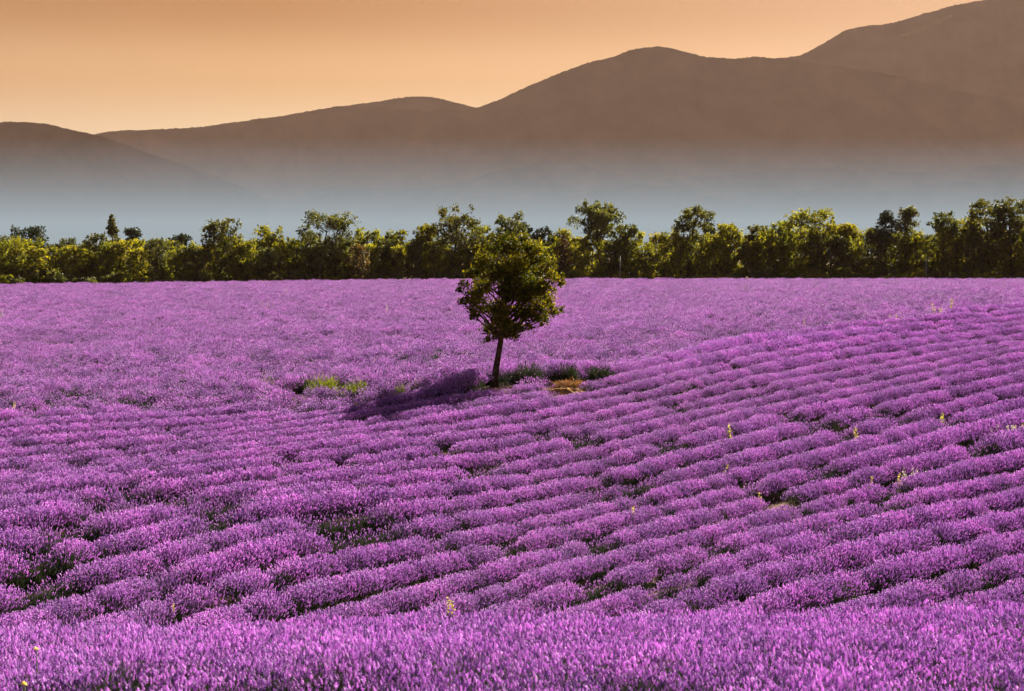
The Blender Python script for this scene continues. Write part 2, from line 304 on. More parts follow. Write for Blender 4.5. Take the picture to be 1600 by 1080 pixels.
# ------------------------------------------------------------------ lavender plants
def lavender(seed, nsp, radius=0.47, height=0.70, spike=SPIKE_LO, slen=0.068, swid=0.020, leaves=420, stems=True, tintbase=0.5, side_bare=0.0, upright=0.45, flat=False, hedge=False):
    g = np.random.default_rng(seed); mb = MB()
    # flower heads over a lumpy dome, stems fan out from the crown
    if hedge:                                                   # plant grown into its row: ridge profile, open ends
        a = (g.random(nsp) - 0.5) * 2; a = np.sign(a) * np.abs(a) ** 1.1 * 1.14            # angle from the crest
        rr = 0.77 + 0.35 * g.random(nsp) ** 0.8
        lump = 1 + 0.07 * np.sin(g.uniform(0, 6) + a * 3)
        xl = g.uniform(-0.40, 0.40, nsp); fall = 1 - 0.55 * (np.abs(xl) / 0.40) ** 3 * 0.35
        P = np.stack([xl, rr * lump * radius * np.sin(a), 0.04 + rr * fall * (height - 0.08) * np.cos(a) ** 0.75], 1)
        D = np.stack([xl * 0.35 + 0.14 * g.normal(size=nsp), P[:, 1] * 0.9 + 0.10 * g.normal(size=nsp), P[:, 2] * 0.6 + 0.26 + 0.05 * g.normal(size=nsp)], 1)
    elif flat:                                                  # piece of a continuous bed: level top
        P = np.stack([g.uniform(-radius, radius, nsp), g.uniform(-radius, radius, nsp), height * (1 - 0.42 * g.random(nsp) ** 1.6)], 1)
        D = np.stack([0.30 * g.normal(size=nsp), 0.30 * g.normal(size=nsp), np.ones(nsp)], 1)
    else:
        ph = g.uniform(0, 2 * pi, nsp); th = np.arccos(1 - g.random(nsp) ** 1.15 * 0.74)
        lob = 1 + 0.10 * np.sin(3 * ph + g.uniform(0, 6)) + 0.07 * np.sin(5 * ph + g.uniform(0, 6))
        rr = (0.80 + 0.26 * g.random(nsp) ** 0.7) * lob
        P = np.stack([rr * radius * 1.08 * np.sin(th) * np.cos(ph), rr * radius * 1.08 * np.sin(th) * np.sin(ph), 0.03 + rr * (height - 0.08) * np.cos(th) ** 0.55], 1)
        D = P.copy(); D[:, 2] = D[:, 2] * 0.8 + upright * height; P[:, 2] += 0.05 * g.normal(size=nsp) * np.cos(th); D += 0.10 * g.normal(size=D.shape)
        if side_bare:
            keep = g.random(nsp) > side_bare * (np.sin(ph - 1) > 0.1); P, D = P[keep], D[keep]
    n = len(P); Dn = D / np.linalg.norm(D, axis=1, keepdims=True); sl = slen * g.uniform(0.7, 1.25, n)
    t0 = np.clip(g.normal(tintbase + 0.04, 0.34, n), 0, 1)
    tt = np.clip(t0[:, None] + g.normal(0, 0.16, (n, len(spike[1]))), 0, 1)
    stamp(mb, P, D, sl, *spike, 0, tt, wid=swid * g.uniform(0.8, 1.2, n) * 1.0)
    if stems:
        ln = g.uniform(0.18, 0.30, n); stamp(mb, P - Dn * ln[:, None], D, ln * 1.05, *THIN, 1, g.random(n), wid=0.006)
    # grey-green leaf mound inside
    m = leaves; ph = g.uniform(0, 2 * pi, m); th = np.arccos(1 - g.random(m)); q = g.uniform(0.25, 0.74, m)
    if flat: PL = np.stack([g.uniform(-radius, radius, m), g.uniform(-radius, radius, m), g.uniform(0, height * 0.5, m)], 1); DL = np.stack([g.normal(size=m) * .5, g.normal(size=m) * .5, np.ones(m)], 1)
    elif hedge:
        aa = g.uniform(-1.35, 1.35, m); PL = np.stack([g.uniform(-.36, .36, m), q * radius * np.sin(aa), q * height * .8 * np.cos(aa)], 1); DL = np.stack([.3 * g.normal(size=m), PL[:, 1] + .1 * g.normal(size=m), PL[:, 2] + .15], 1)
    else:
        PL = np.stack([q * radius * np.sin(th) * np.cos(ph), q * radius * np.sin(th) * np.sin(ph), q * height * np.cos(th) * 0.85], 1)
        DL = PL + np.array([0, 0, 0.12]) + 0.08 * g.normal(size=PL.shape)
    stamp(mb, PL, DL, g.uniform(0.12, 0.24, m), *BLADE, 1, g.random(m) * 0.8, wid=g.uniform(0.012, 0.022, m))
    return mb.build('lavender_bush', [M_flower, M_stem])

hedge = [lavender(400 + i, 560, radius=0.50, height=0.66, leaves=230, tintbase=0.58 + 0.05 * (i % 3), hedge=True) for i in range(6)]
full = [lavender(100 + i, 760, tintbase=0.48 + 0.05 * (i % 3), side_bare=0.25 * (i % 2)) for i in range(6)]
thin = [lavender(200 + i, 480, height=0.6, tintbase=0.42, side_bare=0.5) for i in range(2)]
green = [lavender(300 + i, 60, height=0.56, leaves=900, tintbase=0.5) for i in range(2)]

# rows: picture rows of each row's crest at five picture columns
ROWU = [0, 400, 800, 1200, 1600]
ROWV = {0: (np.arange(-4, 12), [655, 669, 683, 698, 713, 729, 745, 761, 779, 799, 823, 854, 892, 936, 985, 1036]),
        400: (np.arange(-2, 14), [650, 661, 672, 684, 697, 711, 727, 745, 764, 784, 807, 836, 868, 907, 951, 1000]),
        800: (np.arange(0, 17), [608, 622, 637, 654, 671, 689, 708, 729, 751, 774, 798, 823, 849, 879, 912, 949, 992]),
        1200: (np.arange(0, 20), [532, 546, 560, 574, 589, 604, 620, 637, 656, 679, 704, 729, 754, 780, 806, 833, 864, 900, 943, 992]),
        1600: (np.arange(0, 23), [490, 497, 505, 514, 524, 534, 545, 557, 571, 588, 608, 631, 657, 686, 716, 745, 775, 807, 842, 880, 921, 966, 1015])}
def col_v(u, k):
    K, Vv = ROWV[u]
    if k < K[0]: return Vv[0] - (K[0] - k) * (Vv[1] - Vv[0])
    if k > K[-1]: return Vv[-1] + (k - K[-1]) * (Vv[-1] - Vv[-2])
    return float(np.interp(k, K, Vv))
BU = [-400, 0, 500, 800, 950, 1100, 1300, 1600, 2000]; BV = [656, 652, 645, 606, 577, 546, 513, 486, 470]
def bound(u): return float(np.interp(u, BU, BV))
def row_v(u, k):
    y = np.array([col_v(c, k) for c in ROWU]); x = np.array(ROWU, float)
    if u <= 0: return y[0] + (u) * (y[1] - y[0]) / 400 * 1.15
    if u >= 1600: return y[4] + (u - 1600) * (y[4] - y[3]) / 400
    i = min(int(u // 400), 3); s = (u - x[i]) / 400
    m = np.gradient(y); p0, p1 = y[i], y[i + 1]
    return (2*s**3-3*s**2+1)*p0 + (s**3-2*s**2+s)*m[i] + (-2*s**3+3*s**2)*p1 + (s**3-s**2)*m[i+1]

ORD = ['first', 'second', 'third', 'fourth', 'fifth', 'sixth', 'seventh', 'eighth', 'ninth', 'tenth', 'eleventh', 'twelfth', 'thirteenth', 'fourteenth', 'fifteenth', 'sixteenth', 'seventeenth', 'eighteenth', 'nineteenth', 'twentieth', 'twenty-first', 'twenty-second', 'twenty-third', 'twenty-fourth']
TREE_X, TREE_Z = unproject(772, 605, lift=0.0)
CLEAR = []                                                     # patches without flowering plants: (x, y, r)
def patch(u, v, r):
    x, z = unproject(u, v, lift=.35 if u < 700 else .05); CLEAR.append((x, z, r)); CLEAR.append((x, z - 0.9, r * .9))
    if u > 700: CLEAR.append((x - .1, z - 1.6, r * .8))
p_tree = (TREE_X, TREE_Z); CLEAR.append((TREE_X, TREE_Z - .3, 0.7)); CLEAR.append((TREE_X + .1, TREE_Z - 1.1, 0.75)); CLEAR.append((TREE_X + .9, TREE_Z - .8, 0.6)); CLEAR.append((TREE_X, TREE_Z - 1.9, 0.75)); CLEAR.append((TREE_X + .5, TREE_Z - 1.6, 0.7))
for u, v, r in [(838, 598, .8), (870, 602, .7), (900, 602, .7), (935, 596, .7), (852, 605, .5), (890, 612, .55), (868, 611, .45), (505, 602, .8), (555, 604, .5), (418, 592, .5)]: patch(u, v, r)
def is_clear(x, y):
    return any((x - a) ** 2 + (y - b) ** 2 < r * r for a, b, r in CLEAR)

GREENS = [(75, 895), (178, 782), (165, 812), (115, 850), (350, 835), (310, 822), (350, 803), (285, 800), (610, 848), (545, 860), (758, 752), (575, 828), (495, 830), (130, 930), (85, 935), (290, 935), (1420, 668), (1385, 655), (1400, 808), (1285, 745), (1330, 900), (1300, 912), (1565, 918), (1338, 860), (900, 697), (1050, 708), (980, 760), (970, 785), (965, 765), (1115, 870), (1270, 670), (1310, 688), (1320, 685), (1490, 672), (1505, 712), (1455, 668), (815, 868), (940, 860), (925, 925), (1050, 935), (1370, 770), (845, 690), (1240, 662)]
GREENS = [unproject(u, v - 4, 0.35) for u, v in GREENS]
nb = 0
row_pts = []
for k in range(-5, 23):
    # walk along the row on the ground
    line = []
    for u in np.arange(-260, 1870, 12.0):
        v = row_v(u, k)
        if v < bound(u) - 5 or v > 1075: 
            continue
        x, z = unproject(u, v)
        if z > 27.5: line.append((x, z))
    if len(line) < 8: continue
    line = np.array(line); 
    # smooth out and resample at the plant spacing
    if len(line) > 15:
        kk = np.ones(9) / 9; pad = np.pad(line, ((4, 4), (0, 0)), 'reflect', reflect_type='odd'); line = np.stack([np.convolve(pad[:, c], kk, 'valid') for c in (0, 1)], 1)
    seg = np.r_[0, np.cumsum(np.hypot(*np.diff(line, axis=0).T))]
    row_pts.append((k, line, seg))
spacing = {}
for a_, (k, line, seg) in enumerate(row_pts):
    s = np.arange(0.2, seg[-1], 0.43); px = np.interp(s, seg, line[:, 0]); py = np.interp(s, seg, line[:, 1])
    mid = len(px) // 2
    if k < 0: lab = '%s curving lavender row beyond the one that passes just in front of the lone tree' % ORD[-k - 1]
    elif k == 0: lab = 'curving purple lavender row that passes just in front of the lone tree'
    else: lab = '%s curving purple lavender row towards the camera from the lone tree' % ORD[k]
    row = link('lavender_row', None, loc=(px[mid], py[mid], float(gz(px[mid], py[mid]))), label=lab, category='lavender row', group='curving rows of lavender on the slope')
    other = row_pts[a_ + 1][1] if a_ + 1 < len(row_pts) else row_pts[a_ - 1][1]
    cnt = 0
    for ii, (x, y) in enumerate(zip(px, py)):
        j0, j1 = max(ii - 2, 0), min(ii + 2, len(px) - 1); head = math.atan2(py[j1] - py[j0], px[j1] - px[j0])
        d = np.sqrt(np.min((other[:, 0] - x) ** 2 + (other[:, 1] - y) ** 2)); w = float(np.clip(d / 1.42, 0.66, 1.45))
        x += random.gauss(0, 0.03); y += random.gauss(0, 0.03)
        if is_clear(x, y) or random.random() < 0.015: continue
        dg = min((x - a) ** 2 + (y - b) ** 2 for a, b in GREENS)
        nzv = mnoise.noise(Vector((x * 0.3, y * 0.3, 4.0)))
        r = random.random() - 0.12 * nzv
        me = green[random.randrange(2)] if dg < 0.42 or random.random() < 0.04 else (thin[random.randrange(2)] if (r < 0.10 or dg < 0.8) else (green[random.randrange(2)] if r > 1.01 else hedge[random.randrange(6)]))
        hh = (0.35 + 0.62 * w) * random.uniform(0.95, 1.05) * (1 + 0.08 * nzv)
        o = link('lavender_bush', me, row, (x - row.location.x, y - row.location.y, float(gz(x, y)) - 0.02 - row.location.z))
        o.rotation_euler = (random.gauss(0, .04), random.gauss(0, .04), head + random.choice((0, pi)) + random.gauss(0, .10)); o.scale = (random.uniform(.85, 1.05), w * 0.79 * random.uniform(.93, 1.05), min(hh, 1.3))
        cnt += 1; nb += 1
print('row bushes', nb, 'rows', len(row_pts))

# ------------------------------------------------------------------ geometry-node scatter used by the uncountable beds
def named(n, nm, typ):
    a = n.new('GeometryNodeInputNamedAttribute'); a.data_type = typ; a.inputs['Name'].default_value = nm; return a.outputs['Attribute']
def scatter(name, pts, rots, scales, idx, sources, **props):
    me = bpy.data.meshes.new(name); me.vertices.add(len(pts)); me.vertices.foreach_set('co', np.asarray(pts, np.float32).ravel())
    a = me.attributes.new('rot', 'FLOAT_VECTOR', 'POINT'); a.data.foreach_set('vector', np.asarray(rots, np.float32).ravel())
    a = me.attributes.new('size', 'FLOAT_VECTOR', 'POINT'); a.data.foreach_set('vector', np.asarray(scales, np.float32).ravel())
    a = me.attributes.new('pick', 'INT', 'POINT'); a.data.foreach_set('value', np.asarray(idx, np.int32))
    me.update(); o = link(name, me, **props)
    ng = bpy.data.node_groups.new(name + '_nodes', 'GeometryNodeTree')
    ng.interface.new_socket('Geometry', in_out='INPUT', socket_type='NodeSocketGeometry'); ng.interface.new_socket('Geometry', in_out='OUTPUT', socket_type='NodeSocketGeometry')
    n = ng.nodes; l = ng.links; gi = n.new('NodeGroupInput'); go = n.new('NodeGroupOutput'); join = n.new('GeometryNodeJoinGeometry')
    rot = named(n, 'rot', 'FLOAT_VECTOR'); size = named(n, 'size', 'FLOAT_VECTOR'); pick = named(n, 'pick', 'INT')
    for i, s in enumerate(sources):
        oi = n.new('GeometryNodeObjectInfo'); oi.transform_space = 'ORIGINAL'; oi.inputs['Object'].default_value = s; oi.inputs['As Instance'].default_value = False
        eq = n.new('FunctionNodeCompare'); eq.data_type = 'INT'; eq.operation = 'EQUAL'; eq.inputs[3].default_value = i; l.new(pick, eq.inputs[2])
        iop = n.new('GeometryNodeInstanceOnPoints'); l.new(gi.outputs[0], iop.inputs['Points']); l.new(eq.outputs[0], iop.inputs['Selection'])
        l.new(oi.outputs['Geometry'], iop.inputs['Instance']); l.new(rot, iop.inputs['Rotation']); l.new(size, iop.inputs['Scale'])
        l.new(iop.outputs[0], join.inputs[0])
    l.new(join.outputs[0], go.inputs[0])
    md = o.modifiers.new('plants', 'NODES'); md.node_group = ng
    return o

# far plants: round bushes of the flat bed start with the free-standing ones round the lone tree's patch
for i, (u, v) in enumerate([(700, 590), (640, 585), (580, 580), (865, 588), (920, 584), (990, 560)]):
    x, z = unproject(u, v, .3, zmin=60); lab = ['purple lavender bush left of the lone tree trunk, at the edge of the flat bed', 'purple lavender bush above the thin green weed patch', 'purple lavender bush above the smaller yellow-green weed clump', 'purple lavender bush behind the first dark green bush right of the trunk', 'purple lavender bush behind the rightmost dark green bush', 'purple lavender bush where the rows meet the flat bed, right of the tree'][i]
    o = link('lavender_bush', full[i], None, (x, z, float(gz(x, z))), label=lab, category='lavender')
src = {}
for o in bpy.data.objects:
    if o.data and o.data.name not in src and o.name.startswith('lavender_bush'): src[o.data.name] = o
sources = [src[m.name] for m in full + thin + green if m.name in src]
NF = len([m for m in full if m.name in src]); NT = len([m for m in thin if m.name in src])

# far bed: rows lie nearly level with the view and merge into one purple sheet
P = []; R = []; S = []; Kx = []
Z = 56.0
while Z < 318:
    stepx = 0.70 if Z < 120 else (0.9 if Z < 200 else 1.1); w = 0.31 * Z + 4
    for x in np.arange(-w, w, stepx):
        yy = Z + 0.03 * x + 2.2 * sin(x * 0.03 + 1.0)
        x2 = x + random.uniform(-.3, .3); y2 = yy + random.gauss(0, 0.16)
        u = 800 + F * x2 / y2; v = HORIZON + F * (float(depth(x2, y2)) - 0.5) / y2
        if v > bound(u) + 3 or is_clear(x2, y2): continue
        edge = np.interp(u, [-400, 0, 400, 800, 1600, 2000], [262, 268, 284, 302, 300, 298])
        if y2 > edge: continue
        P.append((x2, y2))
    Z += 1.45 if Z < 150 else 1.75
P = np.array(P); n = len(P); print('far bed', n)
zz = gz(P[:, 0], P[:, 1]); pn = np.array([mnoise.noise(Vector((a * 0.055, b * 0.028, 1.0))) + 0.5 * mnoise.noise(Vector((a * 0.16, b * 0.09, 5.0))) for a, b in P])
rr = rng.random(n) - 0.30 * np.clip(pn, -0.6, 0.8) * np.clip((190 - P[:, 1]) / 60, 0.25, 1)
idx = np.where(rr < 0.22, NF + NT + rng.integers(0, max(1, len(sources) - NF - NT), n), np.where(rr < 0.75, NF + rng.integers(0, NT, n), rng.integers(0, NF, n)))
sc = rng.uniform(0.88, 1.18, n) * np.where(P[:, 1] < 120, 1.12, np.where(P[:, 1] < 200, 1.25, 1.45))
scatter('lavender_field', np.c_[P, zz - 0.03], np.c_[rng.normal(0, .06, n), rng.normal(0, .06, n), rng.uniform(0, 6.28, n)], np.c_[sc, sc, rng.uniform(0.92, 1.04, n) * 0.95], idx, sources,
        kind='stuff', label='wide purple lavender field stretching from the lone tree to the treeline', category='lavender field')

# near bed: tall flower heads close to the camera along the bank
tuft = [lavender(500 + i, 290, radius=0.26, height=0.66, spike=SPIKE_HI, slen=0.036, swid=0.0120, leaves=140, tintbase=0.55, flat=True) for i in range(4)]
tsrc = []
for i, (x, y) in enumerate([(-3.4, 12.9), (-1.2, 13.2), (1.1, 12.8), (3.2, 13.1)]):
    tsrc.append(link('lavender_bush', tuft[i], None, (x, y, float(gz(x, y))), category='lavender',
        label=['out-of-focus lavender clump at the bottom edge, far left', 'out-of-focus lavender clump at the bottom edge, left of centre', 'out-of-focus lavender clump at the bottom edge, right of centre', 'out-of-focus lavender clump at the bottom edge, far right'][i], group='lavender clumps at the bottom edge'))
P = []
for y in np.arange(8.5, 23.5, 0.36):
    for x in np.arange(-0.36 * y - 1.5, 0.36 * y + 1.5, 0.36):
        x2 = x + random.uniform(-.12, .12); y2 = y + random.uniform(-.12, .12)
        if min(math.hypot(x2 - s.location.x, y2 - s.location.y) for s in tsrc) < 0.22: continue
        if mnoise.noise(Vector((x2 * 0.9, y2 * 0.9, 7.0))) < (-0.12 if y2 < 13 else -0.34) and y2 < 15: continue
        P.append((x2, y2))
P = np.array(P); n = len(P); hn = np.array([mnoise.noise(Vector((a * 0.7, b * 0.7, 2.0))) for a, b in P])
scatter('lavender_bank', np.c_[P, gz(P[:, 0], P[:, 1]) - 0.02], np.c_[rng.normal(0, .08, n), rng.normal(0, .08, n), rng.uniform(0, 6.28, n)], np.c_[np.ones(n), np.ones(n), 1 + np.where(P[:, 1] < 14, 0.34, 0.14) * hn + rng.normal(0, 0.04, n)], rng.integers(0, 4, n), tsrc,
        kind='stuff', label='blurred near bank of tall lavender flower heads along the bottom', category='lavender')
print('near bed', n)

# ------------------------------------------------------------------ trees
def clump_leaves(mb, clumps, nleaf, size, mi=0, template=LEAF, wid=0.55, tintc=0.45, holes=0.0, g=rng):
    C = np.array(clumps, float); vol = C[:, 3] ** 2; cnt = np.maximum(3, (nleaf * vol / vol.sum())).astype(int)
    for (x, y, z, r), c in zip(C, cnt):
        d = g.normal(size=(c, 3)); d /= np.linalg.norm(d, axis=1, keepdims=True); q = g.random(c) ** 0.45
        # twigs: leaves bunch round a few points of the clump
        k = max(3, c // 18); tw = g.normal(size=(k, 3)); tw /= np.linalg.norm(tw, axis=1, keepdims=True); tw *= (g.random((k, 1)) ** 0.4)
        ti = g.integers(0, k, c); P = np.where(g.random((c, 1)) < 0.72, tw[ti] + 0.15 * g.normal(size=(c, 3)), d * q[:, None])
        P = P * r * np.array([1, 1, 0.82]) + (x, y, z)
        D = g.normal(size=(c, 3)) + 0.6 * d; tt = np.clip(g.normal(tintc, 0.22) + g.normal(0, 0.30, c), 0, 1)
        s = size * g.uniform(0.65, 1.3, c); stamp(mb, P, D, s, *template, mi, tt, wid=s * wid * 1.4)

def far_tree(seed, H, W, style):
    """returns (trunk mesh, crown mesh); H height, W crown width"""
    g = np.random.default_rng(seed); tb = MB(); cl = []
    base = {'oak': 0.10, 'low': 0.02, 'umbrella': 0.52, 'pine': 0.55, 'spire': 0.04, 'dome': 0.0, 'lean': 0.30, 'open': 0.22}[style]
    lean = 0.10 * W * g.normal()
    n = {'oak': 64, 'low': 56, 'umbrella': 44, 'pine': 34, 'spire': 44, 'dome': 60, 'lean': 50, 'open': 64}[style]
    for i in range(n):
        f = g.random() ** (0.75 if style in ('oak', 'open', 'lean') else 0.95); z = H * (base + (0.97 - base) * f)
        if style == 'spire': wr = 0.5 * W * (1 - 0.75 * f) + 0.12
        elif style in ('pine', 'umbrella'): wr = 0.5 * W * (sin(pi * min(1, 0.25 + 0.62 * f)) ** 0.6)
        elif style == 'dome': wr = 0.5 * W * sqrt(max(0.02, 1 - f ** 2.4))
        else: wr = 0.5 * W * (0.55 + 0.45 * sin(pi * (0.10 + 0.76 * f)))
        a = g.uniform(0, 2 * pi); q = sqrt(g.random()) * 0.92
        r = (0.13 if style in ('oak', 'open', 'umbrella', 'lean') else 0.15) * min(W, H * 0.8) * g.uniform(0.6, 1.25)
        x = q * wr * cos(a) + lean * f; y = q * wr * sin(a) * 0.9
        if style == 'lean': x += (f - 0.5) * W * 0.35
        cl.append((x, y, min(z, H - r * 0.7), r))
    if style in ('umbrella', 'lean', 'open', 'pine'):              # ivy or low growth round the bare part of the stem
        for i in range(9): cl.append((g.normal() * 0.09 * W, g.normal() * 0.09 * W, H * base * g.random(), 0.07 * W * g.uniform(0.7, 1.3)))
    if style in ('oak', 'open', 'low'):                            # shoots that break the outline
        for i in range(7):
            f = g.uniform(0.80, 0.99); a = g.uniform(0, 2 * pi); cl.append((lean * f + 0.30 * W * cos(a), 0.3 * W * sin(a), H * f, 0.08 * W))
    pts = [(0, 0, -0.3)]; rad = [0.020 * H + 0.05]
    for k in range(1, 6):
        f = k / 5; pts.append((lean * f * 0.85 + g.normal() * 0.02 * W + (0.25 * W * (f - 0.5) * f if style == 'lean' else 0), g.normal() * 0.02 * W, 0.90 * H * f)); rad.append((0.020 * H + 0.05) * (1 - 0.85 * f))
    tube(tb, pts, rad, 7)
    pts = np.array(pts)
    for x, y, z, r in cl[:: 2]:
        k = min(range(len(pts)), key=lambda i: abs(pts[i][2] - z * 0.72)); p0 = pts[k]; p1 = np.array((x, y, z)); mid = 0.5 * (p0 + p1) + np.array((0, 0, -0.04 * H))
        tube(tb, [p0, mid, p1], [0.05, 0.035, 0.012], 4)
    cb = MB(); area = W * H
    nl = int(np.clip(area * 78, 1200, 7500)); size = 0.31
    if style in ('pine',): size = 0.26
    clump_leaves(cb, cl, nl, size, g=g)
    return tb, cb
def tree_meshes(seed, H, W, style, mat):
    tb, cb = far_tree(seed, H, W, style); return tb.build('trunk', [M_bark]), cb.build('crown', [mat])

def plant_tree(name, meshes, x, y, label, scale=(1, 1, 1), rot=0.0, group=None, cat='tree'):
    o = link(name, None, loc=(x, y, float(gz(x, y))), label=label, category=cat, group=group); o.rotation_euler[2] = rot; o.scale = scale
    link('trunk', meshes[0], o); link('crown', meshes[1], o); return o

def edge_z(u): return float(np.interp(u, [-400, 0, 400, 800, 1600, 2000], [270, 276, 292, 310, 308, 306]))
TALL = [ # u, top row, width px, style, material, extra distance, label, name
 (42, 354, 62, 'open', M_leafpine, 9, 'dark pine with a ragged flat top rising above the left end of the treeline', 'pine_tree'),
 (178, 338, 26, 'spire', M_leafdark, 3, 'slender dark spire-shaped tree standing above the left treeline', 'spire_tree'),
 (206, 355, 30, 'umbrella', M_leafpine, 8, 'small dark pine crown just right of the slender spire tree', 'pine_tree'),
 (282, 365, 34, 'umbrella', M_leafpine, 14, 'low dark pine top peeping over trees left of the first tall oak', 'pine_tree'),
 (354, 342, 54, 'oak', M_leafdark, 2, 'tall dark bushy oak, the first big one from the left', 'oak_tree'),
 (428, 352, 46, 'oak', M_leafoak, 3, 'medium green oak between the first tall oak and the broad ragged oak', 'oak_tree'),
 (502, 333, 88, 'oak', M_leafdark, 2, 'broad dark oak with ragged spiky top left of the round shrub', 'oak_tree'),
 (575, 358, 44, 'oak', M_leafoak, 5, 'yellow-green oak rising right behind the round dark shrub', 'oak_tree'),
 (616, 358, 40, 'oak', M_leafoak, 4, 'middling green tree between the round dark shrub and the rounded tall oak', 'oak_tree'),
 (672, 352, 44, 'oak', M_leafoak, 4, 'green tree leaning on the left side of the rounded tall oak', 'oak_tree'),
 (711, 321, 68, 'open', M_leafdark, 1, 'rounded tall dark oak left of the lone tree', 'oak_tree'),
 (747, 352, 40, 'oak', M_leafoak, 4, 'green tree filling the gap between the rounded tall oak and the lone tree', 'oak_tree'),
 (792, 332, 50, 'oak', M_leafdark, 3, 'green oak rising right behind the lone tree', 'oak_tree'),
 (822, 345, 26, 'umbrella', M_leafpine, 30, 'far dark pine just right of the oak behind the lone tree', 'pine_tree'),
 (845, 352, 30, 'umbrella', M_leafpine, 26, 'second far dark pine right of the lone tree, the lower one', 'pine_tree'),
 (938, 313, 66, 'umbrella', M_leafdark, 1, 'tall oak with bare stem and mushroom-shaped crown, right of the lone tree', 'oak_tree'),
 (976, 351, 38, 'oak', M_leafdark, 2, 'dark green oak close to the right of the mushroom-crowned oak', 'oak_tree'),
 (1075, 322, 56, 'lean', M_leafdark, 1, 'tall dark oak stepping up to the right, crown heavier on its right', 'oak_tree'),
 (1109, 346, 26, 'umbrella', M_leafpine, 28, 'small distant pine top right of the stepped dark oak', 'pine_tree'),
 (1136, 350, 42, 'oak', M_leafyel, 3, 'yellowish oak just right of the stepped dark oak', 'oak_tree'),
 (1184, 352, 44, 'oak', M_leafdark, 3, 'dull green oak midway between stepped dark oak and broad twin-topped oak', 'oak_tree'),
 (1222, 346, 40, 'oak', M_leafoak, 3, 'green oak at the left shoulder of the broad twin-topped oak', 'oak_tree'),
 (1272, 328, 82, 'oak', M_leafoak, 1, 'broad twin-topped oak in the right part of the treeline', 'oak_tree'),
 (1330, 350, 50, 'oak', M_leafyel, 3, 'bright yellow-green oak between the twin-topped oak and the umbrella pine', 'oak_tree'),
 (1382, 329, 44, 'pine', M_leafpine, 0, 'umbrella pine with a thin bare stem and flat layered crown', 'pine_tree'),
 (1422, 322, 50, 'spire', M_leafdark, 1, 'dark pointed tree right of the umbrella pine', 'oak_tree'),
 (1474, 330, 50, 'open', M_leafdark, 2, 'dark oak with loose crown left of the tallest right-hand oaks', 'oak_tree'),
 (1512, 341, 40, 'oak', M_leafyel, 4, 'yellow-green oak at the foot of the tallest right-hand oaks', 'oak_tree'),
 (1546, 310, 60, 'open', M_leafdark, 1, 'tallest dark oak near the right edge, left of a pair', 'oak_tree'),
 (1578, 309, 56, 'open', M_leafdark, 2, 'tallest dark oak near the right edge, right of a pair', 'oak_tree'),
 (1616, 325, 60, 'oak', M_leafdark, 2, 'dark oak cut off by the right picture edge', 'oak_tree'),
]
for i, (u, v, wpx, style, mat, dz, lab, nm) in enumerate(TALL):
    y = edge_z(u) + 3.5 + dz; x = (u - 800) / F * y; g0 = float(gz(x, y)); H = EYE + (HORIZON - v) / F * y - g0; W = 1.2 * wpx / F * y
    plant_tree(nm, tree_meshes(900 + i, H, W, style, mat), x, y, lab)
# round shrubs at the field's edge
for i, (u, v, wpx, mat, lab) in enumerate([(560, 380, 48, M_leafrust, 'round dark shrub with a sunlit reddish rim at the field edge'), (879, 369, 38, M_leafrust, 'round brownish ivy-covered shrub just right of the lone tree')]):
    y = edge_z(u) + 0.8; x = (u - 800) / F * y; H = EYE + (HORIZON - v) / F * y - float(gz(x, y)); plant_tree('round_shrub', tree_meshes(980 + i, H, wpx / F * y, 'dome', mat), x, y, lab, cat='shrub')

fill = []
for i in range(12):
    mat = [M_leafoak, M_leafyel, M_leafoak, M_leafyel, M_leafdark, M_leafyel][i % 6]
    fill.append((tree_meshes(700 + i, 7.0, 4.6, ['low', 'oak', 'low'][i % 3], mat), mat))
LM = sorted([(t[0], t[7].replace('_', ' '), t[6]) for t in TALL])
SHORT = {42: 'the ragged-topped dark pine', 178: 'the slender spire tree', 206: 'the small pine by the spire tree', 282: 'the low pine top', 354: 'the first tall oak', 428: 'the medium oak', 502: 'the broad ragged oak', 575: 'the oak behind the round shrub', 616: 'the round dark shrub',
         672: 'the leaning green tree', 711: 'the rounded tall oak', 747: 'the rounded tall oak', 792: 'the lone tree', 822: 'the far dark pines', 845: 'the far dark pines', 938: 'the mushroom-crowned oak', 976: 'the mushroom-crowned oak', 1075: 'the stepped dark oak', 1109: 'the distant pine top', 1136: 'the yellowish oak',
         1184: 'the dull green oak', 1222: 'the twin-topped oak', 1272: 'the twin-topped oak', 1330: 'the bright yellow-green oak', 1382: 'the umbrella pine', 1422: 'the dark pointed tree', 1474: 'the loose-crowned oak', 1512: 'the tallest right-hand oaks', 1546: 'the tallest right-hand oaks', 1578: 'the tallest right-hand oaks', 1616: 'the oak cut by the right edge'}
def near_label(u, rank, mat):
    k = min(SHORT, key=lambda a: abs(a - u)); side = 'left of' if u < k else 'right of'
    if abs(u - k) < 7: side = 'at'
    c = {'yellow_green_leaf': 'yellow-green', 'oak_leaf': 'green', 'dark_green_leaf': 'dark green'}[mat.name]
    return 'low %s tree %s %s, %s' % (c, side, SHORT[k], rank)
u = -100
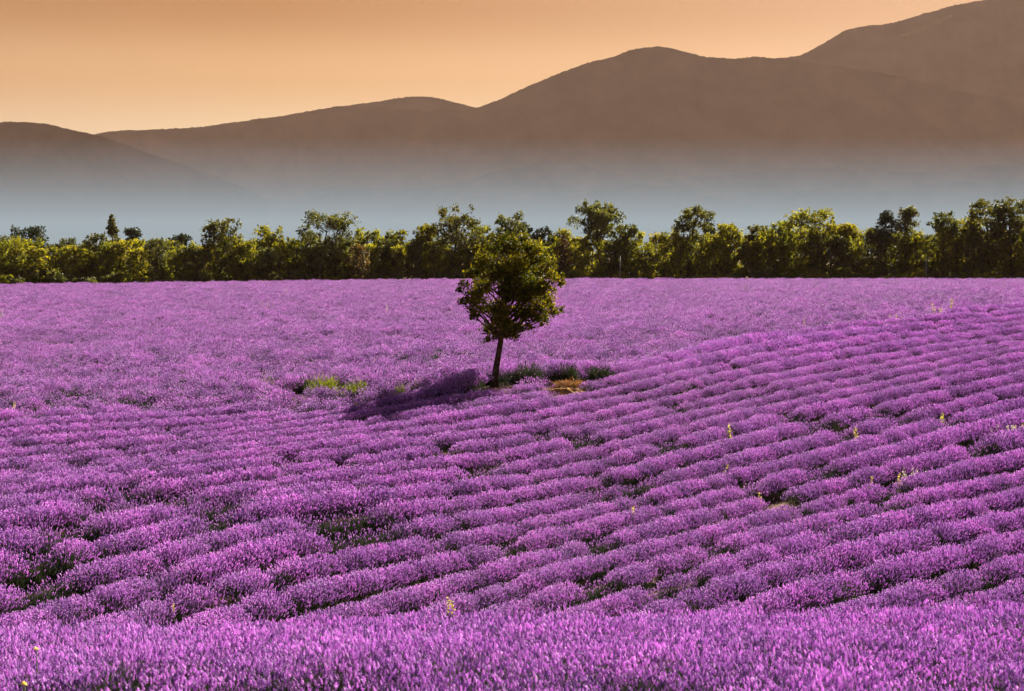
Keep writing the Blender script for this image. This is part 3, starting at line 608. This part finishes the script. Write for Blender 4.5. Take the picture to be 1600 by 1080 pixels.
while u < 1705:
    for rank, dz, top in (('front rank', 3.0, 4), ('middle rank', 8.0, -2), ('back rank', 14.0, 5)):
        uu = u + random.uniform(-8, 8) + (14 if dz > 5 else 0)
        v = np.interp(uu, [-200, 300, 600, 900, 1200, 1600], [377, 376, 374, 371, 366, 361]) + top + random.gauss(0, 7 if dz < 12 else 3) + (3 if dz < 5 else 0)
        y = edge_z(uu) + dz + random.uniform(-.8, 1.5); x = (uu - 800) / F * y; H = EYE + (HORIZON - v) / F * y - float(gz(x, y))
        i = random.choice([4, 10]) if dz > 12 else random.randrange(12)
        if dz < 12 and (uu < 250 or 450 < uu < 700): i = random.choice([0, 1, 2, 3, 5, 4, 10])
        m, mat = fill[i]; s = H / 7.0; sw = random.uniform(0.60, 1.0)
        plant_tree('field_edge_tree', m, x, y, near_label(uu, rank, mat), (sw, sw, s), random.uniform(0, 6.28), 'low trees packed along the far edge of the field')
    u += 27
# undergrowth along the foot of the trees
bushes = []
for i in range(4):
    g = np.random.default_rng(60 + i); mb = MB(); cl = [(g.normal() * 0.7, g.normal() * 0.5, 0.5 + 0.5 * g.random(), 0.5 * g.uniform(0.7, 1.2)) for _ in range(8)]
    clump_leaves(mb, cl, 700, 0.22, g=g); bushes.append((mb.build('foliage', [[M_leafdark, M_leafyel, M_leafoak, M_leafdark][i]]), i))
u = -90
while u < 1690:
    i = random.choice([0, 3, 0, 2]) if u < 780 else random.choice([0, 1, 2, 3, 1]); y = edge_z(u) + random.uniform(-.6, .8); x = (u - 800) / F * y
    k = min(SHORT, key=lambda a: abs(a - u)); c = ['dark green', 'yellow-green', 'green', 'dark green'][i]
    o = link('undergrowth_shrub', None, loc=(x, y, float(gz(x, y))), label='small %s shrub at the foot of %s' % (c, SHORT[k]), category='shrub', group='small shrubs at the foot of the treeline')
    s = random.uniform(0.8, 1.35); o.scale = (s * 1.2, s, s * random.uniform(.7, 1.3)); o.rotation_euler[2] = random.uniform(0, 6.28)
    link('foliage', bushes[i][0], o)
    u += random.uniform(17, 30)

for u, back in [(a, b) for a in np.arange(-90, 1690, 26) for b in (0, 12)]:      # darker growth between the trunks behind
    y = edge_z(u) + random.uniform(5, 7) + back; u = u + back; uu = u + random.uniform(-6, 6); x = (uu - 800) / F * y; k = min(SHORT, key=lambda a: abs(a - uu))
    o = link('understorey_bush', None, loc=(x, y, float(gz(x, y))), label='dark shaded bush among the trunks %s %s' % ('left of' if uu < k else 'right of', SHORT[k]), category='bush', group='dark bushes among the trunks')
    o.scale = (1.7, 1.2, random.uniform(1.7, 2.6)); o.rotation_euler[2] = random.uniform(0, 6.28); link('foliage', bushes[random.choice((0, 3))][0], o)

# poles at the field's edge
for u, vt, lab in ((969, 400, 'thin blue-grey pole near the foot of the mushroom-crowned oak'), (1447, 401, 'thin blue-grey pole between dark trees in the right treeline')):
    y = edge_z(u) - 1.2; x = (u - 800) / F * y; g0 = float(gz(x, y)); H = EYE + (HORIZON - vt) / F * y - g0
    o = link('utility_pole', None, loc=(x, y, g0), label=lab, category='pole'); mb = MB(); tube(mb, [(0, 0, -.3), (0, 0, H * .5), (0, 0, H)], [.07, .06, .05], 10); link('shaft', mb.build('shaft', [M_pole], True), o)
    mb = MB(); tube(mb, [(0, 0, H), (0, 0, H + .1)], [.075, .03], 10); link('cap', mb.build('cap', [M_pole], True), o)

# ------------------------------------------------------------------ the lone tree
tx, ty = TREE_X, TREE_Z; tz = float(gz(tx, ty)); PPM = F / ty * 3
def tp(X, Y): return ((X - 345) / PPM, (915 - Y) / PPM)
lone = link('lone_tree', None, loc=(tx, ty, tz), label='lone small leafy tree with a slightly leaning dark trunk standing in the lavender', category='tree')
g = np.random.default_rng(77); mb = MB()
axis = [tp(345, 930), tp(349, 880), tp(356, 820), tp(366, 760), tp(376, 700), tp(382, 640), tp(388, 560), tp(392, 470), tp(400, 380), tp(410, 290)]
rad = [0.17, 0.135, 0.115, 0.10, 0.095, 0.085, 0.07, 0.055, 0.035, 0.015]
ax3 = np.array([(a, 0.03 * sin(i), b) for i, (a, b) in enumerate(axis)]); tube(mb, ax3, rad, 12); link('trunk', mb.build('trunk', [M_bark], True), lone)
CL = [(205, 440, 34), (185, 462, 22), (212, 512, 34), (192, 515, 20), (262, 480, 46), (245, 585, 28), (262, 560, 30), (300, 540, 50), (305, 640, 38), (335, 680, 26), (310, 690, 20), (400, 640, 52), (448, 672, 30), (455, 640, 34), (300, 440, 56), (255, 372, 44), (225, 385, 26), (300, 320, 54), (275, 265, 30), (345, 262, 48), (400, 240, 54), (462, 240, 54), (520, 268, 50), (560, 310, 46), (590, 345, 34), (360, 370, 66), (440, 350, 70), (505, 380, 66), (420, 460, 72), (500, 480, 68), (560, 430, 56), (625, 395, 36), (655, 425, 32), (668, 398, 18), (610, 470, 36), (600, 520, 40), (650, 552, 24), (625, 560, 32), (580, 598, 38), (552, 545, 48), (485, 565, 54), (375, 550, 58), (505, 628, 16), (570, 625, 20), (430, 215, 30), (370, 225, 26), (490, 215, 24), (345, 640, 40), (370, 600, 50)]
cl = []; limbs = MB()
cx, cz = tp(440, 450)
for X, Y, r in CL:
    x, z = tp(X, Y); q = min(1.0, math.hypot((x - cx) / 1.85, (z - cz) / 1.9)); dep = 1.75 * sqrt(max(0.03, 1 - q * q))
    for rep in range(1 if q > 0.78 else (2 if q > 0.5 else 3)):
        y = g.uniform(-dep, dep) * (0.55 if q > 0.78 else 1.0); rr = r / PPM * g.uniform(0.82, 1.0)
        jx = 0 if rep == 0 else g.normal() * 0.12; p = np.array((x + jx, y, z + (0 if rep == 0 else g.normal() * .1))); cl.append((*p, rr))
        zz0 = max(1.72, p[2] - 0.35 - 0.62 * math.hypot(p[0] - 0.3, p[1])); k = np.interp(zz0, ax3[:, 2], np.arange(len(ax3))); i0 = int(min(k, len(ax3) - 2)); p0 = ax3[i0] + (ax3[i0 + 1] - ax3[i0]) * (k - i0)
        m1 = p0 + (p - p0) * 0.4 + np.array((g.normal() * .05, g.normal() * .05, -0.02)); m2 = p0 + (p - p0) * 0.75 + np.array((g.normal() * .05, g.normal() * .05, 0.03))
        tube(limbs, [p0, m1, m2, p], [0.036, 0.026, 0.016, 0.006], 5)
        for _ in range(4):
            q3 = p + g.normal(size=3) * rr * 0.6; tube(limbs, [m2, 0.5 * (m2 + q3) + g.normal(size=3) * .02, q3], [0.010, 0.007, 0.003], 4)
link('branches', limbs.build('branches', [M_bark]), lone)
mb = MB(); clump_leaves(mb, cl, 25000, 0.085, wid=0.62, tintc=0.42, g=g); link('crown', mb.build('crown', [M_lone]), lone)

# ------------------------------------------------------------------ growth and bare ground round the tree
def tuft_plant(name, u, v, w, h, mat, label, cat, n=500, blade=(0.25, 0.5), lift=0.0, flowers=None):
    x, y = unproject(u, v, .35 if u < 700 else lift); h *= 1.45 if u < 700 else 1.0; g = np.random.default_rng(int(u * 7 + v)); mb = MB(); ph = g.uniform(0, 2 * pi, n); q = np.sqrt(g.random(n))
    th = np.arccos(1 - .93 * g.random(n)); P = np.stack([q * w * .18 * np.cos(ph), q * w * .18 * np.sin(ph), np.zeros(n)], 1)
    D = np.stack([np.sin(th) * np.cos(ph) * w * .42, np.sin(th) * np.sin(ph) * w * .42, np.cos(th) * h + .05], 1) + g.normal(0, .03, (n, 3))
    ln = np.linalg.norm(D, axis=1) * g.uniform(.7, 1.1, n); stamp(mb, P, D, ln, *BLADE, 0, g.random(n), wid=g.uniform(.014, .028, n))
    k = n // 2; f = g.uniform(.3, .95, k); Dn = D[:k]; P2 = P[:k] + Dn * f[:, None]; stamp(mb, P2, Dn + g.normal(0, .12, Dn.shape), g.uniform(.08, .16, k), *LEAF, 0, g.random(k), wid=.035)
    root = link(name, None, loc=(x, y, float(gz(x, y))), label=label, category=cat); link('foliage', mb.build('foliage', [mat]), root)
    if flowers:
        fm = MB(); k = flowers; i = g.integers(0, n, k); P3 = P[i] + D[i] * 1.02; stamp(fm, P3, D[i], .08, *SPIKE_LO, 0, g.random(k), wid=.026); link('flower_spikes', fm.build('flower_spikes', [M_flower]), root)
    return root
M_bushgreen = leafy('grey_green_leaf', (0.018, 0.028, 0.018), (0.055, 0.068, 0.038), (1.2, 1.2, 0.8), 0.2, 0.8)
tuft_plant('green_lavender_bush', 824, 606, 1.2, .85, M_bushgreen, 'dark green lavender bush without flowers, nearest right of the lone tree trunk', 'bush', 1500, flowers=60)
tuft_plant('green_lavender_bush', 885, 602, 1.0, .74, M_bushgreen, 'dark green bush with brown straw heaped in front of it', 'bush', 1300, flowers=30)
tuft_plant('green_lavender_bush', 937, 602, 1.0, .7, M_bushgreen, 'isolated dark green bush, rightmost of three beside the lone tree', 'bush', 1300, flowers=20)
tuft_plant('green_lavender_bush', 757, 602, .9, .5, M_bushgreen, 'small dark bush touching the left side of the lone tree trunk', 'bush', 700, flowers=60)
tuft_plant('weed_clump', 507, 606, 1.2, .52, M_weed, 'bright yellow-green weed clump, the brightest left of the lone tree', 'weed', 700)
tuft_plant('weed_clump', 557, 607, .8, .42, M_weed, 'smaller yellow-green weed clump right of the brightest one', 'weed', 420)
tuft_plant('weed_clump', 417, 598, .9, .4, M_weed, 'pale green weed clump furthest left of the lone tree', 'weed', 300)
tuft_plant('weed_clump', 638, 606, .9, .34, M_weed, 'thin green weed patch above the tree shadow', 'weed', 260)
tuft_plant('weed_clump', 660, 603, .7, .4, M_weed, 'thin green weed patch nearest the trunk on its left', 'weed', 220)
tuft_plant('weed_clump', 478, 600, .8, .4, M_bushgreen, 'dull green bush just left of the brightest weed clump', 'weed', 420)
tuft_plant('straw_heap', 893, 609, 1.3, .26, M_straw, 'low heap of brown dry straw on the orange earth', 'straw', 1500)
# orange earth: a low uneven bank of bare soil
x0, y0 = unproject(770, 607, 0.0); x1, y1 = unproject(918, 609, 0.0); V = []; n = 90; g = np.random.default_rng(5)
for j in range(17):
    for i in range(n):
        f = i / (n - 1); c = j / 16 - .5; xx = x0 + (x1 - x0) * f; yy = y0 + (y1 - y0) * f + c * (0.9 + .5 * sin(f * 7)) - 1.0 ; e = (1 - (2 * c) ** 2) * min(1, f * 8, (1 - f) * 8)
        V.append((xx, yy, float(gz(xx, yy)) - .03 + .17 * max(0, e) ** .8 * (1 + .5 * mnoise.noise(Vector((xx * 1.3, yy * 2, 8)))) + .06 * mnoise.noise(Vector((xx * 4, yy * 4, 0))) + .04 * mnoise.noise(Vector((xx * 11, yy * 11, 0)))))
I, J = np.meshgrid(np.arange(n - 1), np.arange(16)); a = (J * n + I).ravel()
link('bare_earth', mesh_from('bare_earth', V, [np.stack([a, a + 1, a + 1 + n, a + n], 1)], [M_earth], smooth=True), kind='structure')

mb = MB(); m = 900; f = g.random(m); c = g.uniform(-.5, .5, m); xx = x0 + (x1 - x0) * f; yy = y0 + (y1 - y0) * f + c * 1.2 - 1.0
stamp(mb, np.c_[xx, yy, gz(xx, yy) + .04], np.c_[g.normal(size=m), g.normal(size=m), np.abs(g.normal(size=m)) * .5], g.uniform(.06, .2, m), *BLADE, 0, g.random(m), wid=.014)
link('dry_litter', mb.build('dry_litter', [M_straw]), label='thin dry litter scattered on the bare orange earth right of the lone tree', category='litter', kind='stuff')

# ------------------------------------------------------------------ wildflowers that stand above the lavender
def wildflower(u, v, h, label, mat=M_yellow, stems=1, name='yellow_wildflower', spread=0.1):
    h *= 0.84
    x, y = unproject(u, v, 0.15 if v < 945 else .5, zmin=(27 if v < 945 else 9)); g = np.random.default_rng(int(u + v * 3)); root = link(name, None, loc=(x, y, float(gz(x, y))), label=label, category='wildflower')
    sb = MB(); fb = MB()
    for s in range(stems):
        bx, by = g.normal(0, spread, 2); hh = h * g.uniform(.8, 1.05); lean = g.normal(0, .08, 2); top = np.array((bx + lean[0], by + lean[1], hh)); tube(sb, [(bx, by, 0), (bx + lean[0] * .4, by + lean[1] * .4, hh * .5), top], [.010, .008, .004], 5, tint=.7)
        n = 34; f = g.uniform(.45, 1.0, n); P = np.array((bx, by, 0)) + (top - (bx, by, 0)) * f[:, None] + g.normal(0, .012, (n, 3)); D = g.normal(size=(n, 3)); D[:, 2] = abs(D[:, 2]) * .6
        stamp(fb, P, D, g.uniform(.03, .065, n) * (1.25 - .6 * f), *LEAF, 0, g.random(n), wid=.03)
        k = 12; f = g.uniform(.05, .6, k); P = np.array((bx, by, 0)) + (top - (bx, by, 0)) * f[:, None]; D = g.normal(size=(k, 3)); stamp(sb, P, D, .16, *LEAF, 0, g.random(k), wid=.05)
    link('stem', sb.build('stem', [M_weed]), root); link('blossom', fb.build('blossom', [mat]), root)
WF = [(1000, 830, 1.05, 'tall pale yellow flower spike standing alone mid-field below the lone tree', 1), (1145, 694, .95, 'pale yellow flower spike beside a dark green bush right of the lone tree', 2), (17, 662, 1.0, 'yellow flower spike at the left picture edge where the rows begin', 2),
      (1336, 697, .8, 'small yellow flower left of the largest green bush on the right', 2), (1434, 686, .8, 'small yellow flower in front of the largest green bush', 2), (1467, 668, .8, 'small yellow flower right of the largest green bush', 2), (1370, 775, .8, 'yellow flower left of a similar pair on the right slope', 1),
      (1405, 770, .8, 'yellow flower right of a similar pair on the right slope', 2), (1594, 690, .9, 'yellow flower head at the right picture edge', 2), (1393, 512, 1.0, 'faint yellow flower near the top of the right slope', 2), (1460, 500, 1.2, 'left pale yellow flower of three at the brow of the slope', 2),
      (1474, 503, 1.1, 'middle pale flower of three at the brow of the slope', 3), (1488, 498, 1.4, 'right and tallest pale yellow flower of three at the brow', 3), (1257, 519, .9, 'faint yellow flower on the first visible row right of the tree', 1), (593, 582, .9, 'tiny yellow-green flower in the flat field left of the tree', 1),
      (1128, 752, .8, 'yellow-green flower in a green bush right of centre', 1), (703, 948, .8, 'yellow flower at the crest above the blurred foreground', 2), (1188, 800, .8, 'small pale flower low in the middle rows right of centre', 1), (265, 952, .8, 'thin yellow stalk at the crest of the foreground, left', 1)]
for u, v, h, lab, s in WF: wildflower(u, v, h, lab, stems=s)
for i, (u, v, lab) in enumerate([(1570, 694, 'patch of whitish flowers near the right edge, left half'), (1582, 697, 'patch of whitish flowers near the right edge, right half'), (1425, 764, 'faint patch of whitish flowers on the right slope')]): wildflower(u, v, .85, lab, M_white, 5, 'white_wildflower', .16)
for i, (u, v, lab) in enumerate([(4, 504, 'white flower speck at the left edge of the far field'), (421, 490, 'white flower speck in the far field, middle of three'), (405, 487, 'white flower speck in the far field left of its neighbour'), (605, 497, 'white flower speck in the far field left of the lone tree'), (445, 464, 'white flower speck high in the far field, left'), (1168, 459, 'pale pink flower speck high in the far field, right')]):
    wildflower(u, v, 1.3, lab, M_white, 2, 'white_wildflower', .14)
for (x, y, h, lab) in [(-3.02, 13.05, .86, 'out-of-focus yellow flower in the bottom left foreground, the upper one'), (-2.80, 11.8, .84, 'out-of-focus yellow flower at the bottom left edge, the lower one')]:
    root = link('yellow_wildflower', None, loc=(x, y, float(gz(x, y))), label=lab, category='wildflower'); sb = MB(); tube(sb, [(0, 0, 0), (0, 0, h)], [.004, .003], 5); link('stem', sb.build('stem', [M_weed]), root)
    g = np.random.default_rng(3); fb = MB(); n = 9; D = np.stack([g.normal(size=n), g.normal(size=n), abs(g.normal(size=n)) * .6], 1); stamp(fb, np.tile((0, 0, h), (n, 1)), D, .022, *LEAF, 0, g.random(n), wid=.02); link('blossom', fb.build('blossom', [M_yellow]), root)

# alike neighbours: say which one of them
same = {}
for o in list(scene.objects):
    if o.parent is None and 'label' in o and o.get('group') != 'curving rows of lavender on the slope': same.setdefault(o['label'], []).append(o)
NUM = {2: 'two', 3: 'three', 4: 'four', 5: 'five', 6: 'six', 7: 'seven', 8: 'eight', 9: 'nine'}
for lab, os_ in same.items():
    if len(os_) < 2 or len(os_) > 9: continue
    os_.sort(key=lambda o: o.location.x / max(1, o.location.y)); n = len(os_)
    for i, o in enumerate(os_):
        pos = ['left', 'right'][i] if n == 2 else (['left', 'middle', 'right'][i] if n == 3 else ORD[i] + ' from left')
        o['label'] = '%s of %s: %s' % (pos, NUM[n], lab)
        if len(o['label'].split()) > 16: o['label'] = lab
